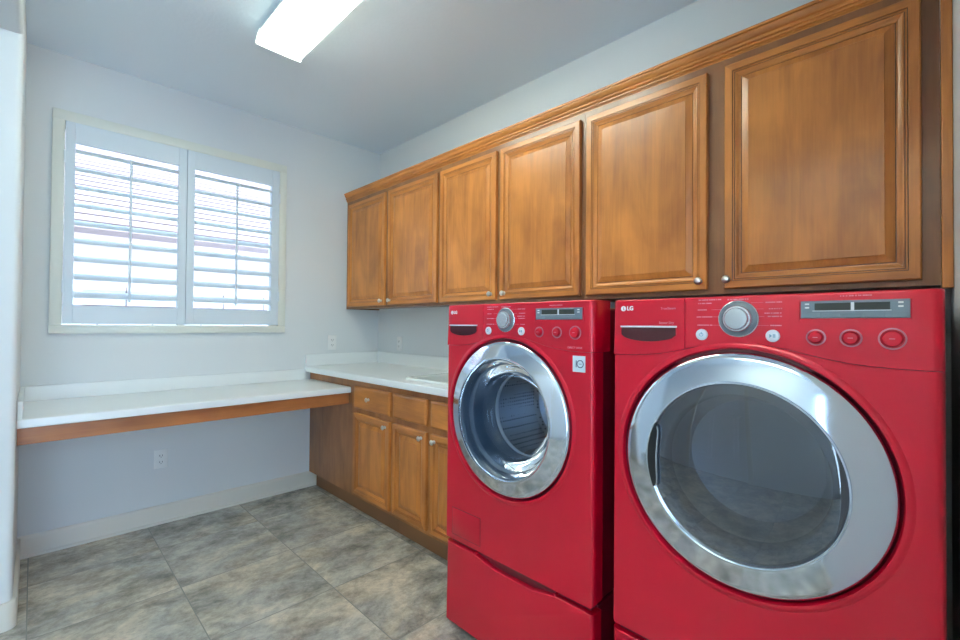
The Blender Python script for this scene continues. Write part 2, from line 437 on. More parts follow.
# ------------------------------------------------------------------ cabinets
DOORP = [(0, -.019), (0, -.005), (.0012, -.002), (.004, 0), (.0270, 0), (.0274, -.0045), (.0290, -.0050), (.0296, -.0022), (.0335, -.0022), (.0339, -.0062), (.0354, -.0068), (.0360, -.0045), (.0400, -.0050), (.0440, -.0080), (.049, -.0105), (.0535, -.0110), (.0540, -.0145), (.0556, -.0145), (.0565, -.0112), (.078, -.0042), (.0795, -.0022)]
DRAWP = [(0, -.019), (0, -.010), (.0015, -.0065), (.005, -.0035), (.010, -.0012), (.014, 0)]
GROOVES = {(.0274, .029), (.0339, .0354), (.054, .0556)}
def ringpanel(X, ya, yb, za, zb, prof, split=.05):
    """raised panel facing -X, front at X. mitred rings; slot 1 = grain along y"""
    bm = bmesh.new()
    rings = []
    for ins, h in prof:
        x = X-h
        rings.append([bm.verts.new((x, ya+ins, za+ins)), bm.verts.new((x, yb-ins, za+ins)), bm.verts.new((x, yb-ins, zb-ins)), bm.verts.new((x, ya+ins, zb-ins))])
    for k, (a, b) in enumerate(zip(rings, rings[1:])):
        for i in range(4):
            f = bm.faces.new((a[i], a[(i+1) % 4], b[(i+1) % 4], b[i]))
            if i in (0, 2) and prof[k][0] < split: f.material_index = 1
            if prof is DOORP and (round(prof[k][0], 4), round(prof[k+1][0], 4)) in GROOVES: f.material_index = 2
    bm.faces.new(rings[-1]); bm.faces.new(rings[0][::-1])
    return bm

def knob(X, y, z, parent):
    pr = [(0, X-.026), (.006, X-.0255), (.0115, X-.0235), (.0145, X-.0195), (.0135, X-.015), (.008, X-.012), (.0055, X-.009), (.006, X-.003), (.010, X-.001), (.010, X+.001)]
    obj('knob', lathe(pr, y, z, 24), m_nickel, parent, smooth=True, angle=60)

UF = 1.827     # face of upper cabinets
DZ0, DZ1 = 1.393, 2.222
def upper(ya, yb, doors, label):
    """ya>yb ; doors: (left y, right y, knob y)"""
    t = thing('upper_cabinet', label, 'cabinet', ((UF+XR)/2, (ya+yb)/2, 1.375), 'upper cabinets along the right wall')
    body = B((UF+.019, XR-.001, yb+.0005, yb+.016, 1.375, 2.262), (UF+.019, XR-.001, ya-.016, ya-.0005, 1.375, 2.262), (UF+.019, XR-.001, yb+.016, ya-.016, 1.385, 1.40), (UF+.019, XR-.001, yb+.016, ya-.016, 2.246, 2.262), (XR-.008, XR-.001, yb+.016, ya-.016, 1.40, 2.246))
    obj('carcass', body, w_frame_shade, t)
    fr = bmesh.new()
    my = (doors[0][1]+doors[1][0])/2
    B((UF, UF+.019, yb+.0005, yb+.04, 1.375, 2.262), (UF, UF+.019, ya-.04, ya-.0005, 1.375, 2.262), (UF, UF+.019, my-.04, my+.04, 1.41, 2.22), (UF, UF+.019, yb+.04, ya-.04, 1.375, 1.41), (UF, UF+.019, yb+.04, ya-.04, 2.22, 2.262), bm=fr)
    obj('face_frame', fr, w_frame_shade, t)
    for (yl, yr, ky) in doors:
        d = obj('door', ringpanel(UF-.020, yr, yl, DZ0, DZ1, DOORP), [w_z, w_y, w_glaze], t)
        knob(UF-.020, ky, DZ0+.033, d)
    return t
upper(YB-.002, 2.197, [(3.352, 2.812, 2.846), (2.768, 2.214, 2.735)], 'wooden upper cabinet in the corner, over the counter by the window wall')
upper(2.197, 1.143, [(2.183, 1.700, 1.732), (1.668, 1.160, 1.634)], 'wooden upper cabinet above the washer, middle of the three')
lastcab = upper(1.143, -.022, [(1.126, .599, .624), (.539, .017, .527)], 'wooden upper cabinet above the dryer with the two widest doors')

# crown moulding
cp = [(1.7985, 2.324), (1.797, 2.322), (1.797, 2.3135), (1.7985, 2.3125), (1.8025, 2.3125), (1.8025, 2.3095), (1.8035, 2.3045), (1.8065, 2.2975), (1.8105, 2.2915), (1.8155, 2.2880), (1.8155, 2.2845), (1.8120, 2.2830), (1.8110, 2.2790), (1.8125, 2.2755), (1.8185, 2.2740), (1.8185, 2.2705), (1.8165, 2.2690), (1.8165, 2.2650), (1.8225, 2.2635), (1.8225, 2.2600), (1.8262, 2.2590), (1.8262, 2.2535), (1.90, 2.2625), (1.90, 2.324)]
cp = cp[:-2]+[(1.827, 2.2535), (1.827, 2.2625), (1.90, 2.2625), (1.90, 2.324)]
bm, _, _ = prism(cp, YN+.001, YB-.001, 'y')
o = obj('crown_molding', bm, w_y, smooth=True, angle=18)
tag(o, 'stained wooden crown molding running along the tops of the upper cabinets', 'molding')
obj('filler_strip', B((UF-.016, UF+.02, YN+.001, -.0225, 1.366, 2.2525), bevel=.0015), w_z, lastcab)

w_zl = wood('alder_base_frame', 2, (.46, .180, .050), (.23, .080, .022))
# base cabinets
BF = 1.529
BT = .886
def basebody(t, ya, yb, left_panel=None, open_top=False):
    bm = B((BF+.019, XR-.001, yb+.0005, yb+.016, .0, BT), (BF+.019, XR-.001, ya-.016, ya-.0005, .0, BT), (BF+.019, XR-.001, yb+.016, ya-.016, .11, .125), (XR-.01, XR-.001, yb+.016, ya-.016, .125, BT))
    obj('carcass', bm, w_end, t)
    obj('toe_kick', B((BF+.045, BF+.06, yb+.001, ya-.001, 0, .11)), m_kick, t)
base = thing('base_cabinet', 'wooden corner base cabinet with a plain panel, one drawer and one door', 'cabinet', (1.83, 2.83, 0))
ya, yb = YB-.001, 2.262
bm = B((BF+.019, XR-.001, yb+.0005, yb+.016, .11, BT), (BF+.019, XR-.001, ya-.016, ya-.0005, .11, BT), (BF+.019, XR-.001, yb+.016, ya-.016, .11, .125), (XR-.01, XR-.001, yb+.016, ya-.016, .125, BT))
obj('carcass', bm, w_end, base)
obj('toe_kick', B((BF+.047, BF+.062, yb+.001, YB-.03, 0, .11)), m_kick, base)
obj('face_frame', B((BF, BF+.019, 2.71, 2.745, .113, BT-.001), (BF, BF+.019, yb+.0005, yb+.03, .113, BT-.001), (BF, BF+.019, yb+.03, 2.71, .113, .15), (BF, BF+.019, yb+.03, 2.71, .66, .70), (BF, BF+.019, yb+.03, 2.71, .835, BT-.001), (BF, BF+.019, 2.745, ya, .80, BT-.001)), w_zl, base)
obj('plain_panel', B((BF, BF+.018, 2.745, YB-.002, .113, .80), bevel=.001), w_end, base)
dr = obj('drawer', ringpanel(BF-.020, 2.281, 2.700, .700, .846, DRAWP, 1), [w_y, w_y], base); knob(BF-.020, 2.508, .775, dr)
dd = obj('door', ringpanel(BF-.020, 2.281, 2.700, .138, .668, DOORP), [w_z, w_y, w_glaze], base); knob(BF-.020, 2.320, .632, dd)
sb = thing('sink_cabinet', 'wooden sink base cabinet with two doors, beside the washer', 'cabinet', (1.83, 1.86, 0))
ya, yb = 2.262, 1.465
bm = B((BF+.019, XR-.001, yb+.0005, yb+.016, .11, BT), (BF+.019, XR-.001, ya-.016, ya-.0005, .11, BT), (BF+.019, XR-.001, yb+.016, ya-.016, .11, .125))
obj('carcass', bm, w_end, sb)
obj('toe_kick', B((BF+.047, BF+.062, yb+.001, ya-.001, 0, .11)), m_kick, sb)
obj('face_frame', B((BF, BF+.019, ya-.03, ya-.0005, .113, BT-.001), (BF, BF+.019, yb+.0005, 1.565, .113, BT-.001), (BF, BF+.019, 1.565, ya-.03, .113, .15), (BF, BF+.019, 1.565, ya-.03, .66, .70), (BF, BF+.019, 1.565, ya-.03, .835, BT-.001), (BF, BF+.019, 1.885, 1.93, .15, .66), (BF, BF+.019, 1.885, 1.93, .70, .835)), w_zl, sb)
for (yl, yr, ky) in ((2.243, 1.926, 1.966), (1.889, 1.572, 1.853)):
    obj('false_drawer', ringpanel(BF-.020, yr, yl, .700, .846, DRAWP, 1), [w_y, w_y], sb)
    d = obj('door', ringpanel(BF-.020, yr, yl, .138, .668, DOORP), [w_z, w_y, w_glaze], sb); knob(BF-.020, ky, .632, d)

# countertop with sink cut-out
CX0 = 1.490; CT = .926
SX0, SX1, SY0, SY1 = 1.600, 2.02, 1.62, 2.20
ct = obj('countertop', B((CX0, SX0, 1.455, YB-.001, BT, CT), (SX1, XR-.001, 1.455, YB-.001, BT, CT), (SX0, SX1, SY1, YB-.001, BT, CT), (SX0, SX1, 1.455, SY0, BT, CT)), m_lam)
# rounded nosing
bm, _, _ = prism([(CX0-.004+.004*(1-sin(a)) if 0 else CX0-.006*sin(a), CT-.006+.006*cos(a)) for a in [pi/2*i/5 for i in range(6)]]+[(CX0-.006, BT+.003), (CX0-.003, BT), (CX0, BT)], 1.455, YB-.001, 'y')
obj('nosing', bm, m_lam, ct, smooth=True)
obj('backsplash', B((CX0-.004, XR-.001, YB-.020, YB-.001, CT, 1.017), (XR-.020, XR-.001, 1.455, YB-.020, CT, 1.017), bevel=.002), m_lam, ct)
tag(ct, 'white laminate countertop with low backsplash on the base cabinets', 'countertop')
# sink
sk = thing('laundry_sink', 'white drop-in sink set in the countertop beside the washer', 'sink', ((SX0+SX1)/2, (SY0+SY1)/2, CT))
def rr(x0, x1, y0, y1, r, n=6):
    p = []
    for cx, cy, a0 in ((x1-r, y1-r, 0), (x0+r, y1-r, pi/2), (x0+r, y0+r, pi), (x1-r, y0+r, 1.5*pi)):
        p += [(cx+r*cos(a0+pi/2*i/n), cy+r*sin(a0+pi/2*i/n)) for i in range(n+1)]
    return p
bm = bmesh.new(); prev = None
lv = [(-.028, .001, .05), (-.028, .006, .05), (-.024, .011, .05), (-.018, .013, .05), (-.004, .013, .045), (.004, .010, .04), (.008, .0, .04), (.012, -.03, .04), (.03, -.17, .06), (.06, -.20, .08), (.18, -.205, .08)]
for ins, dz, rad in lv:
    ring = [bm.verts.new((x, y, CT+dz)) for x, y in rr(SX0+ins, SX1-ins, SY0+ins, SY1-ins, rad if ins < .1 else .02)]
    if prev:
        for i in range(len(ring)): bm.faces.new((prev[i], prev[(i+1) % len(ring)], ring[(i+1) % len(ring)], ring[i]))
    prev = ring
bm.faces.new(prev)
obj('basin', bm, m_porc, sk, smooth=True, angle=50)
t = bmesh.new(); bmesh.ops.create_cone(t, cap_ends=True, segments=24, radius1=.03, radius2=.03, depth=.004)
bmesh.ops.translate(t, verts=t.verts, vec=((SX0+SX1)/2, (SY0+SY1)/2, CT-.202))
obj('drain', t, m_nickel, sk)

# desk
DX1 = BF-.001
dk = obj('desk_counter', B((XL+.001, DX1, 2.772, YB-.001, .790, .828)), m_lam)
bm, _, _ = prism([(2.772-.006*sin(a), .822+.006*cos(a)) for a in [pi/2*i/5 for i in range(6)]]+[(2.766, .793), (2.769, .790), (2.772, .790)], XL+.001, DX1, 'x')
obj('nosing', bm, m_lam, dk, smooth=True)
obj('backsplash', B((XL+.001, 1.486, YB-.020, YB-.001, .828, .907), bevel=.002), m_lam, dk)
obj('side_splash', B((XL+.001, XL+.018, 2.775, YB-.020, .828, .907), bevel=.002), m_lam, dk)
obj('apron', B((XL+.001, DX1, 2.792, 2.811, .714, .7895), bevel=.001), w_x, dk)
tag(dk, 'long white desk counter with wooden apron under the window', 'desk')

# outlets
def outlet_plate(kind, x, y, z, label):
    t = thing('wall_outlet', label, 'outlet', (x, y, z))
    def M(bm):
        # built facing -Y around the origin, then set on its wall
        if kind == 'right':
            bmesh.ops.transform(bm, matrix=Matrix.Rotation(-pi/2, 4, 'Z'), verts=bm.verts)
        bmesh.ops.translate(bm, verts=bm.verts, vec=(x, y, z)); return bm
    obj('cover_plate', M(B((-.036, .036, -.006, 0, -.058, .058), bevel=.003)), m_white, t, smooth=True)
    for s in (-1, 1):
        bm = bmesh.new()
        p, _, _ = prism(rr(-.017, .017, s*.02-.014, s*.02+.014, .008), -.0085, -.004, 'y', bm=bm)
        rc = obj('receptacle', M(bm), m_white, t)
        obj('slots', M(B((-.0085, -.0055, -.0092, -.008, s*.02-.003, s*.02+.006), (.0055, .0085, -.0092, -.008, s*.02-.003, s*.02+.006), (-.002, .002, -.0092, -.008, s*.02-.010, s*.02-.006))), m_slot, rc)
outlet_plate('back', .577, YB, .402, 'white wall outlet low on the window wall under the desk')
outlet_plate('back', 1.705, YB, 1.105, 'white wall outlet on the window wall above the countertop')
outlet_plate('right', XR, 3.073, 1.095, 'white wall outlet on the cabinet wall under the corner cabinet')

# ------------------------------------------------------------- ceiling light
m_cap = mat('lamp_end_cap', (.82, .88, .80), .4)
def lamp(lx0, lx1, ly0, ly1, label):
    lt = thing('ceiling_light', label, 'ceiling light', ((lx0+lx1)/2, (ly0+ly1)/2, ZC))
    hb = B((lx0+.022, lx1-.022, ly0+.002, ly1-.002, ZC-.010, ZC-.0005))
    for a_, b_ in ((lx0+.018, lx0+.003), (lx1-.018, lx1-.003)):
        prism([(a_, ZC-.0005), (b_, ZC-.036), (b_+.001, ZC-.036), (a_+.001, ZC-.0005)], ly0+.002, ly1-.002, 'y', bm=hb)
    obj('housing', hb, m_housing, lt)
    # wraparound lens: open trough
    bm = bmesh.new()
    cs = [(lx0+.007, ZC-.0365), (lx0+.004, ZC-.074), (lx0+.010, ZC-.082), (lx1-.010, ZC-.082), (lx1-.004, ZC-.074), (lx1-.007, ZC-.0365)]
    A = [bm.verts.new((x, ly0, z)) for x, z in cs]; C = [bm.verts.new((x, ly1, z)) for x, z in cs]
    for i in range(len(cs)-1): bm.faces.new((A[i], A[i+1], C[i+1], C[i]))
    obj('lens', bm, m_lens, lt)
    for yy in (ly0, ly1):
        s = .004 if yy == ly1 else -.004
        bm, _, _ = prism([(lx0+.014, ZC-.001), (lx0-.002, ZC-.074), (lx0+.004, ZC-.086), (lx1-.004, ZC-.086), (lx1+.002, ZC-.074), (lx1-.014, ZC-.001)], min(yy, yy+s), max(yy, yy+s), 'y')
        obj('end_cap', bm, m_cap, lt)
    for xx in (lx0+.068, lx1-.068):
        bm = bmesh.new()
        bmesh.ops.create_cone(bm, cap_ends=True, segments=20, radius1=.013, radius2=.013, depth=ly1-ly0-.06, matrix=Matrix.Translation((xx, (ly0+ly1)/2, ZC-.042)) @ Matrix.Rotation(pi/2, 4, 'X'))
        obj('fluorescent_tube', bm, m_tube, lt, smooth=True)
lamp(.772, 1.002, 1.12, 2.385, 'long fluorescent ceiling light with glowing cover over the laundry room floor')
lamp(-.95, -.72, -.2, 1.065, 'added unseen fluorescent fixture brightening the hall beyond the wide opening')  # unseen fixture, put in to brighten the hall

# ---------------------------------------------------------------- appliances
FX = 1.252            # front plane
def machine(cy, kind):
    W = .352
    y0, y1 = cy-W, cy+W+(.005 if kind == 'washer' else 0)
    sh = .012 if kind == 'washer' else 0.0
    lab = ('red front-loading washer with clear round door beside the counter', 'washing machine') if kind == 'washer' else ('red front-loading dryer with dark round door, nearest the camera', 'dryer')
    t = thing('washing_machine' if kind == 'washer' else 'clothes_dryer', lab[0], lab[1], (1.65, cy, .352))
    DCY, DCZ, DR = (cy+.027, .904, .291) if kind == 'washer' else (cy+.011, .892, .2975)
    # body shell, open towards the door
    sd = .010
    body = B((FX+.05, 2.02, y0+sd, y1-sd, .362, 1.312), bevel=.006)
    cut = bmesh.new(); lathe([(0, FX), (.262, FX), (.262, FX+.56), (0, FX+.56)], DCY, DCZ, 64, bm=cut)
    bo = obj('body', body, m_red_side, t); co = obj('cut', cut, m_dark, t); boolean(bo, co)
    for f in bo.data.polygons:
        pass
    # seam curve across the front
    def seam(y):
        u = (y-cy-.005)
        z = 1.1665+.0445*math.exp(-(abs(u)/.165)**2.3)
        return z
    NS = 48
    ys = [y0+(y1-y0)*i/NS for i in range(NS+1)]
    def front_prism(poly, x0=FX, x1=FX+.055, bev=.016, only=None):
        bm, fa, fc = prism(poly, x0, x1, 'x')
        ed = []
        for e in fa.edges:
            if only is None or only(e): ed.append(e)
        if bev and ed: bmesh.ops.bevel(bm, geom=ed, offset=bev, segments=6, profile=.5, affect='EDGES')
        return bm
    # vertical side edges strongly rounded, the others lightly: lower panel
    def rounded_front(poly, x1, rs=.020):
        """front cap bulged slightly, outer edges rounded by insetting rings"""
        bm = bmesh.new()
        n = len(poly)
        cx = sum(p[0] for p in poly)/n; cz_ = sum(p[1] for p in poly)/n
        return bm
    low = [(y, seam(y)-.0008) for y in ys]+[(y1, .372), (y1-.010, .362), (y0+.010, .362), (y0, .372)]
    side = lambda e: abs(e.verts[0].co.y-e.verts[1].co.y) < 1e-5 and (abs(e.verts[0].co.y-y0) < 1e-4 or abs(e.verts[0].co.y-y1) < 1e-4)
    bm, fa, fc = prism(low, FX, FX+.055, 'x')
    sides = [e for e in fa.edges if side(e)]
    rest = [e for e in fa.edges if not side(e)]
    bmesh.ops.bevel(bm, geom=sides, offset=.020, segments=7, profile=.5, affect='EDGES')
    fp = obj('front_panel', bm, m_red, t)
    cutm = bmesh.new()
    lathe([(0, FX-.02), (DR+.016, FX-.02), (DR+.016, FX+.0002), (DR+.0125, FX+.0015), (DR+.010, FX+.006), (DR+.0065, FX+.012), (DR+.0065, FX+.08), (0, FX+.08)], DCY, DCZ, 128, bm=cutm)
    co = obj('cut', cutm, m_red, t); boolean(fp, co)
    bm = bmesh.new(); bm.from_mesh(fp.data)
    for f in bm.faces: f.smooth = True
    for e in bm.edges: e.smooth = len(e.link_faces) == 2 and e.calc_face_angle(0) < R(28)
    bm.to_mesh(fp.data); bm.free()
    # dark recess ring behind the door and raised red lip
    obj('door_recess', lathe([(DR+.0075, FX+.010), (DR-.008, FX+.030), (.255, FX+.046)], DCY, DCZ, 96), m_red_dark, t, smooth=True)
    obj('door_surround', lathe([(DR+.024, FX-.0003), (DR+.020, FX-.0022), (DR+.014, FX-.0040), (DR+.009, FX-.0034), (DR+.0065, FX+.0015), (DR+.0055, FX+.010)], DCY, DCZ, 128), m_red, t, smooth=True)
    # control panel: drawer side and main side
    ysp = cy+.138
    zt = 1.335 if kind == 'washer' else 1.330
    def cpoly(a, b):
        bot = [(y, seam(y)+.0006) for y in [a+(b-a)*i/30 for i in range(31)]]
        return bot+[(b, zt), (a, zt)]
    def cprism(a, b, ra, rb, name):
        bm, fa, fc = prism(cpoly(a, b), FX-.002, FX+.10, 'x')
        vs = [e for e in fa.edges if abs(e.verts[0].co.y-e.verts[1].co.y) < 1e-5]
        big = [e for e in vs if abs(e.verts[0].co.y-(y0)) < 1e-4 or abs(e.verts[0].co.y-y1) < 1e-4]
        bmesh.ops.bevel(bm, geom=big, offset=.020, segments=7, profile=.5, affect='EDGES')
        top = [e for e in bm.edges if all(abs(v.co.z-zt) < 1e-5 for v in e.verts) and not all(v.co.x > FX+.095 for v in e.verts) and not all(abs(v.co.y-a) < 1e-5 or abs(v.co.y-b) < 1e-5 for v in e.verts)]
        top = [e for e in top if len(e.link_faces) == 2 and any(abs(f.normal.z) < .5 for f in e.link_faces)]
        bmesh.ops.bevel(bm, geom=top, offset=.006, segments=4, profile=.5, affect='EDGES')
        return obj(name, bm, m_red, t, smooth=True, angle=28)
    cp_ = cprism(y0, ysp-.0008, 1, 0, 'control_panel')
    dp = cprism(ysp+.0008, y1, 0, 1, 'detergent_drawer' if kind == 'washer' else 'drawer_panel')
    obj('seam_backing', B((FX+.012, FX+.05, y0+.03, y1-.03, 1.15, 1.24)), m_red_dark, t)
    F = FX-.002
    # hand slot: flat top, curved bottom; its shade painted as a dark plate
    sa, sbb, szt = cy+.161+sh, cy+.323+sh, 1.249
    sl = [(sbb, szt), (sa, szt)]+[(sa+(sbb-sa)*i/12, szt-.022-.020*math.sin(pi*i/12)**.5) for i in range(13)]
    bm, _, _ = prism(sl, F-.0008, F+.002, 'x')
    obj('hand_slot', bm, m_hand, dp)
    obj('slot_edge', B((F-.003, F+.001, sa-.002, sbb+.002, szt-.001, szt+.004), bevel=.001), m_silver_lt, dp)
    rim = [(sa+(sbb-sa)*i/16, szt-.022-.020*math.sin(pi*i/16)**.5) for i in range(17)]
    bm = bmesh.new()
    for (a, b), (c, d) in zip([(sa, szt)]+rim, rim+[(sbb, szt)]):
        dx, dz = c-a, d-b; l = math.hypot(dx, dz)
        if l < 1e-6: continue
        nx, nz = -dz/l*.0011, dx/l*.0011
        v = [bm.verts.new((xx, a+s*nx, b+s*nz)) if e == 0 else bm.verts.new((xx, c+s*nx, d+s*nz)) for xx in (F-.0018, F+.001) for e in (0, 1) for s in (-1, 1)]
        for q in ((0, 1, 3, 2), (4, 5, 7, 6), (0, 1, 5, 4), (2, 3, 7, 6), (0, 2, 6, 4), (1, 3, 7, 5)): bm.faces.new([v[i] for i in q])
    obj('slot_rim', bm, m_red, dp)
    # logo: round emblem and letters
    lz = 1.3035; lyl = cy+.316+sh*.5
    em = obj('emblem', lathe([(0, F-.0009), (.0078, F-.0008), (.0078, F)], lyl, lz, 32), m_logo, dp)
    ej = bmesh.new()
    B((F-.0013, F-.0008, lyl-.0005, lyl+.0008, lz-.0035, lz+.004), (F-.0013, F-.0008, lyl-.004, lyl+.0002, lz-.0042, lz-.003), bm=ej)
    obj('emblem_mark', ej, m_red, em)
    text('LG', .0165, m_logo, F-.0006, lyl-.021, lz, dp, 'logo_lettering', bold=.0006)
    if kind == 'dryer':
        text('TrueSteam', .0095, m_mark, F-.0006, cy+.183, 1.3015, dp)
        text('Sensor Dry', .0090, m_mark, F-.0006, cy+.188, 1.2615, dp)
    else:
        text('DIRECT DRIVE', .0088, m_mark, F-.0006, cy-.282, 1.1795, cp_)
    # dial
    dcy = cy+.008+sh; dcz = 1.2715
    dl = obj('dial', lathe([(.0455, F+.001), (.0455, F-.003), (.0435, F-.0045)], dcy, dcz, 48), m_silver, cp_, smooth=True)
    obj('dial_ring', lathe([(.0437, F-.0044), (.036, F-.004), (.032, F-.006)], dcy, dcz, 48), m_grey, dl, smooth=True)
    obj('dial_knob', lathe([(.0335, F-.004), (.0325, F-.016), (.0305, F-.019), (.0275, F-.0195), (.0265, F-.024), (.0245, F-.026), (.012, F-.0275), (0, F-.0275)], dcy, dcz, 48), m_silver, dl, smooth=True, angle=35)
    for yy in (cy+.094+sh*1.2, cy-.066+sh*.8):
        b_ = obj('button', lathe([(.0148, F), (.0148, F-.003), (.0130, F-.0048), (0, F-.0055)], yy, 1.2305, 32), m_silver_lt, cp_, smooth=True)
        bm = bmesh.new()
        if yy > cy:
            B((F-.0062, F-.0054, yy-.0009, yy+.0009, 1.2315, 1.2375), bm=bm)
            lathe([(.0048, F-.0056), (.0048, F-.0062), (.0036, F-.0062), (.0036, F-.0056)], yy, 1.2305, 24, bm=bm, closed=True)
        else:
            bm2, _, _ = prism([(yy+.006, 1.235), (yy+.006, 1.226), (yy+.0005, 1.2305)], F-.0062, F-.0052, 'x', bm=bm)
            B((F-.0062, F-.0052, yy-.003, yy-.0012, 1.2262, 1.2348), (F-.0062, F-.0052, yy-.006, yy-.0042, 1.2262, 1.2348), bm=bm)
        obj('button_mark', bm, mat('button_ink', (.15, .35, .5), .4), b_)
    # display
    la, lb = (cy-.121-sh*.1, cy-.303-sh*.6)
    ds = obj('display', B((F-.002, F+.001, lb, la, 1.272, 1.311), bevel=.001), m_lcdf, cp_)
    ms = (la+lb)/2-.0005
    B1 = B((F-.0026, F-.0018, ms+.003, la-.026, 1.2895, 1.3055), (F-.0026, F-.0018, lb+.030, ms-.004, 1.2895, 1.3055))
    obj('screen', B1, m_lcd, ds)
    obj('display_trim', B((F-.0028, F-.0018, lb+.028, la-.022, 1.2875, 1.2892), (F-.0028, F-.0018, ms-.003, ms+.002, 1.2895, 1.3065)), m_silver_lt, ds)
    bm = bmesh.new()
    for k in range(5):
        a = la-.004-(la-lb-.006)/5*k; B((F-.0034, F-.0018, a-(la-lb)/5+.003, a, 1.2738, 1.2825), bevel=.0006, bm=bm)
    obj('display_button', bm, m_lcdf, ds)
    for yy in (la-.012, lb+.014): obj('display_marking', B(*[(F-.0028, F-.0018, yy-.004, yy+.004, zz-.0018, zz+.0018) for zz in (1.296, 1.304)]), m_logo, ds)
    for u in (la+.0015, lb-.0035): obj('display_side', B((F-.0032, F+.001, u, u+.002, 1.266, 1.3115), bevel=.0006), m_red, ds)
    # three option knobs with rings
    for k, (dy_, rr_) in enumerate(((-.149, .0185), (-.210, .0195), (-.276, .0225))):
        yy = cy+dy_+((.0125, -.001, -.007)[k] if kind == 'washer' else 0)
        rk = obj('option_button', lathe([(rr_-.005, F), (rr_-.0055, F-.007), (rr_-.008, F-.010), (0, F-.0115)], yy, 1.229, 32), m_red, cp_, smooth=True)
        obj('ring', lathe([(rr_, F), (rr_, F-.0016), (rr_-.0032, F-.0022), (rr_-.0032, F)], yy, 1.229, 40), m_ringm, rk)
        obj('button_mark', B((F-.0120, F-.0108, yy-.0045, yy+.0045, 1.2285, 1.2298)), m_mark, rk)
    # printed legends beside the dial
    bm = bmesh.new()
    marks = [(.436, .377, 1.3215), (.364, .315, 1.3205), (.436, .40, 1.3125), (.435, .412, 1.2955), (.437, .398, 1.277), (.437, .398, 1.2555), (.28, .245, 1.311), (.275, .245, 1.2955), (.282, .246, 1.285), (.278, .245, 1.277), (.269, .246, 1.2555), (.14, .085, 1.3205)]
    for a, b, z in marks:
        a = a-.3295+cy+sh; b = b-.3295+cy+sh
        y_ = b
        while y_ < a-.002:                       # short letter-like dashes
            w_ = random.choice((.0022, .003, .0038))
            B((F-.0003, F+.0004, y_, min(y_+w_, a), z-.0013, z+.0013), bm=bm)
            y_ += w_+random.choice((.0007, .0007, .0022))
    for a, b, z in [(.40, .37, 1.2955), (.396, .374, 1.277), (.396, .36, 1.2555), (.30, .283, 1.2955), (.298, .281, 1.277), (.31, .272, 1.2555), (.31, .283, 1.311)]:
        B((F-.0003, F+.0004, b-.3295+cy+sh, a-.3295+cy+sh, z-.0003, z+.0003), bm=bm)
    obj('lettering', bm, m_mark, cp_)
    # door ring
    x = FX
    if kind == 'dryer':
        ring = [(DR-.002, x+.020), (DR-.001, x+.004), (DR-.004, x-.004), (DR-.010, x-.0085), (DR-.020, x-.012), (.232, x-.025), (.224, x-.027)]
    else:
        ring = [(DR-.002, x+.020), (DR-.001, x+.004), (DR-.004, x-.004), (DR-.010, x-.0085), (DR-.020, x-.012), (.236, x-.026), (.228, x-.028)]
    dcy_, dcz_ = DCY-.002, DCZ
    door = obj('door', lathe(ring, dcy_, dcz_, 128), m_chrome, t, smooth=True, angle=60)
    if kind == 'dryer':
        obj('door_rim', lathe([(.224, x-.027), (.2225, x-.031), (.219, x-.031), (.2175, x-.028), (.2170, x-.022)], dcy_, dcz_, 128), m_silver_lt if 0 else m_chrome, door, smooth=True, angle=60)
        obj('door_glass', lathe([(.2172, x-.023), (.205, x-.0255), (.18, x-.029), (.14, x-.0325), (.09, x-.035), (.04, x-.036), (0, x-.0362)], dcy_, dcz_, 128), m_dglass, door, smooth=True, angle=60)
        obj('inner_bezel', lathe([(.2168, x-.018), (.214, x-.008), (.190, x+.004), (.186, x+.012), (.184, x+.05)], dcy_, dcz_, 96), m_grey, door, smooth=True)
        obj('door_bowl', lathe([(.184, x+.05), (.178, x+.10), (.160, x+.135), (.10, x+.155), (0, x+.16)], dcy_, dcz_, 96), m_drum_in, door, smooth=True)
        # hand slot in the left of the rim
        bm = bmesh.new(); n = 18; a0, a1 = R(-22), R(24)
        def arc(rad, xx): return [bm.verts.new((xx, dcy_+rad*cos(a0+(a1-a0)*i/n), dcz_+rad*sin(a0+(a1-a0)*i/n))) for i in range(n+1)]
        ra, rb = [], []
        for i in range(n+1):
            a = a0+(a1-a0)*i/n; w = .022*min(1, (math.sin(pi*i/n)+.02))**.35
            ra.append(bm.verts.new((x-.0345, dcy_+.2165*cos(a), dcz_+.2165*sin(a))))
            rb.append(bm.verts.new((x-.0360, dcy_+(.2165-w)*cos(a), dcz_+(.2165-w)*sin(a))))
        rc_ = [bm.verts.new((x-.028, v.co.y, v.co.z)) for v in ra]; rd_ = [bm.verts.new((x-.026, v.co.y, v.co.z)) for v in rb]
        for i in range(n):
            for q in ((ra, rb), (rb, rd_), (rd_, rc_), (rc_, ra)):
                bm.faces.new((q[0][i], q[0][i+1], q[1][i+1], q[1][i]))
        hs = obj('door_handle', bm, m_blackp, door, smooth=True, angle=40)
        bm = bmesh.new()
        cs_ = []
        for i in range(n+1):
            a = a0+(a1-a0)*i/n; w = .022*min(1, (math.sin(pi*i/n)+.02))**.35+.0012
            cs_.append((dcy_+(.2165-w)*cos(a), dcz_+(.2165-w)*sin(a), dcy_+(.2165-w-.0022)*cos(a), dcz_+(.2165-w-.0022)*sin(a)))
        va = [bm.verts.new((x-.0375, c[0], c[1])) for c in cs_]; vb = [bm.verts.new((x-.0375, c[2], c[3])) for c in cs_]
        vc = [bm.verts.new((x-.031, c[2], c[3])) for c in cs_]; vd = [bm.verts.new((x-.031, c[0], c[1])) for c in cs_]
        for i in range(n):
            for q in ((va, vb), (vb, vc), (vc, vd), (vd, va)): bm.faces.new((q[0][i], q[0][i+1], q[1][i+1], q[1][i]))
